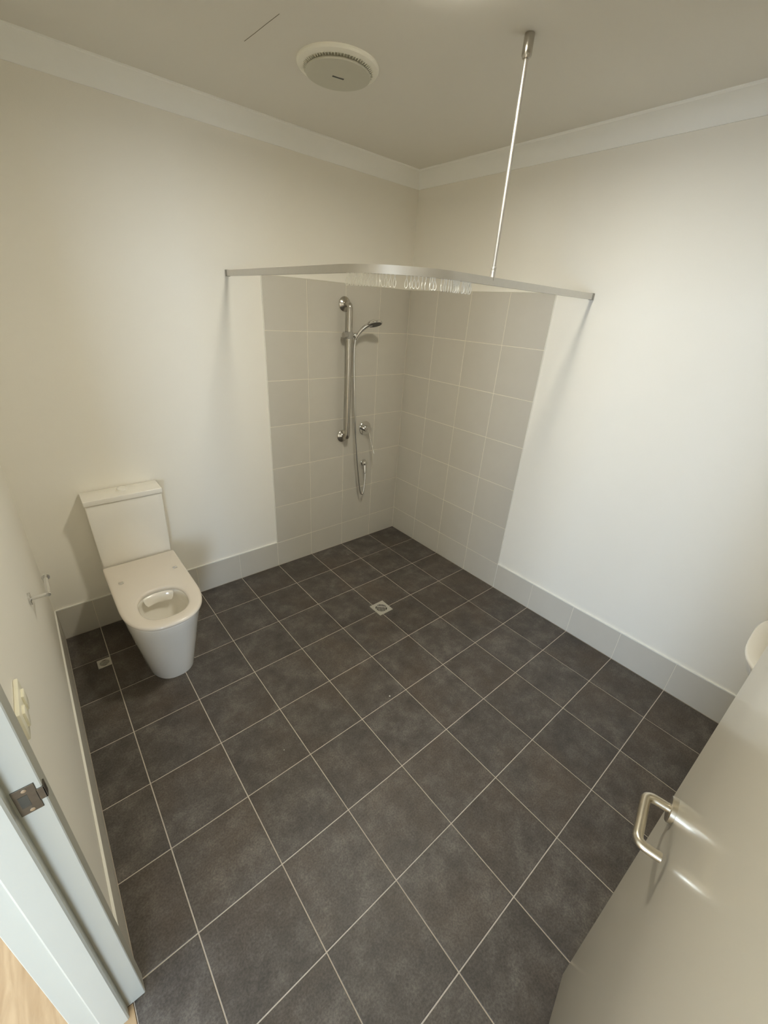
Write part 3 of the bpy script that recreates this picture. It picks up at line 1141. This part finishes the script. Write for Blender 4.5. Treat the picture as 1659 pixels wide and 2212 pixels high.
# ================================================================ toilet roll holder, switch
tr = empty('toilet_roll_holder', (XW - PT, -0.83, 0.828))
tag(tr, 'L-shaped chrome toilet roll holder fixed on the entry wall near the toilet', 'roll holder')
b = nb(); lathe(b, (XW - PT, -0.83, 0.828), (1, 0, 0), [(0.0235, 0), (0.0235, 0.006), (0.022, 0.0075), (0, 0.0075)], 32)
rel(obj('wall_flange', b, M['chrome'], tr))
b = nb()
tube(b, [(XW + 0.001, -0.83, 0.828), (-2.506, -0.83, 0.828)], 0.0075, 20)
rel(obj('arm', b, M['chrome'], tr))
b = nb()
tube(b, [(-2.5125, -0.838, 0.828), (-2.5125, -0.705, 0.828)], 0.0075, 20)
rel(obj('bar', b, M['chrome'], tr))
b = nb(); lathe(b, (-2.5125, -0.705, 0.828), (0, 1, 0), [(0.0135, 0), (0.0135, 0.007), (0.0115, 0.009), (0, 0.009)], 28)
rel(obj('end_cap', b, M['chrome'], tr))

sw = empty('light_switch', (XW - PT, -1.645, 1.05))
tag(sw, 'cream double light switch plate on the entry wall beside the door jamb', 'light switch')
XF = XW - PT
b = nb(); box(b, XF, XF + 0.009, -1.695, -1.578, 1.015, 1.089, 0.003, 2)
rel(obj('switch_plate', b, M['switchp'], sw))
for yy in (-1.662, -1.611):
    b = nb(); box(b, XF + 0.008, XF + 0.014, yy - 0.014, yy + 0.014, 1.032, 1.072, 0.002, 2)
    rk = rel(obj('rocker', b, M['switchp'], sw))

# ================================================================ wash basin, mostly hidden by the open door
BXC, BYC = -0.30, -2.865
ba = empty('wash_basin', (0, BYC, 0.78))
tag(ba, 'white wall-hung basin rounded at the corner, half hidden behind the open door', 'basin')
b = nb()


def basin_ring(bm, x0, x1, hw, z, n=3.0, N=64):
    cx = (x0 + x1) / 2; a = (x0 - x1) / 2
    out = []
    for k in range(N):
        t = 2 * PI * k / N
        c, s = math.cos(t), math.sin(t)
        out.append(bm.verts.new((cx + abs(a) * math.copysign(abs(c) ** (2 / n), c), BYC + hw * math.copysign(abs(s) ** (2 / n), s), z)))
    return out


lv_ = [(0.46, -0.004, -0.26, 0.11), (0.52, -0.003, -0.38, 0.17), (0.60, -0.003, -0.52, 0.225), (0.68, -0.004, -0.62, 0.262),
       (0.74, -0.010, -0.665, 0.277), (0.772, -0.10, -0.692, 0.284), (0.781, -0.104, -0.690, 0.283), (0.784, -0.110, -0.684, 0.278)]
rg = [basin_ring(b, x0, x1, hw, z) for z, x0, x1, hw in lv_]
for i in range(len(rg) - 1):
    bridge(b, rg[i], rg[i + 1])
b.faces.new(rg[0])
iv = [(0.784, -0.19, -0.625, 0.222), (0.776, -0.197, -0.618, 0.215), (0.74, -0.205, -0.59, 0.195), (0.68, -0.22, -0.54, 0.15),
      (0.65, -0.24, -0.44, 0.10), (0.645, -0.31, -0.37, 0.03)]
ig = [basin_ring(b, x0, x1, hw, z) for z, x0, x1, hw in iv]
bridge(b, rg[-1], ig[0])
for i in range(len(ig) - 1):
    bridge(b, ig[i], ig[i + 1])
b.faces.new(ig[-1])
rel(obj('basin_bowl', b, M['china'], ba, angle=60))
b = nb(); lathe(b, (-0.34, BYC, 0.6452), (0, 0, 1), [(0.022, 0), (0.022, 0.002), (0.014, 0.003), (0, 0.003)], 24)
rel(obj('waste_plug', b, M['chrome'], ba))

# ================================================================ little chips of plaster on the floor
for (x, y, r, lab) in ((-1.289, -1.465, 0.004, 'tiny white plaster chip on a dark tile in the middle of the floor'),
                       (-0.648, -0.180, 0.002, 'tiny pale speck on the floor tiles close under the shower mixer'),
                       (-1.876, -1.394, 0.002, 'tiny pale speck on the floor in front of the toilet')):
    b = nb()
    bmesh.ops.create_icosphere(b, subdivisions=1, radius=r)
    for v in b.verts:
        v.co = Vector((v.co.x * random.uniform(0.7, 1.3), v.co.y * random.uniform(0.7, 1.3), v.co.z * 0.5)) + Vector((x, y, r * 0.4))
    tag(obj('plaster_chip', b, M['white']), lab, 'debris')
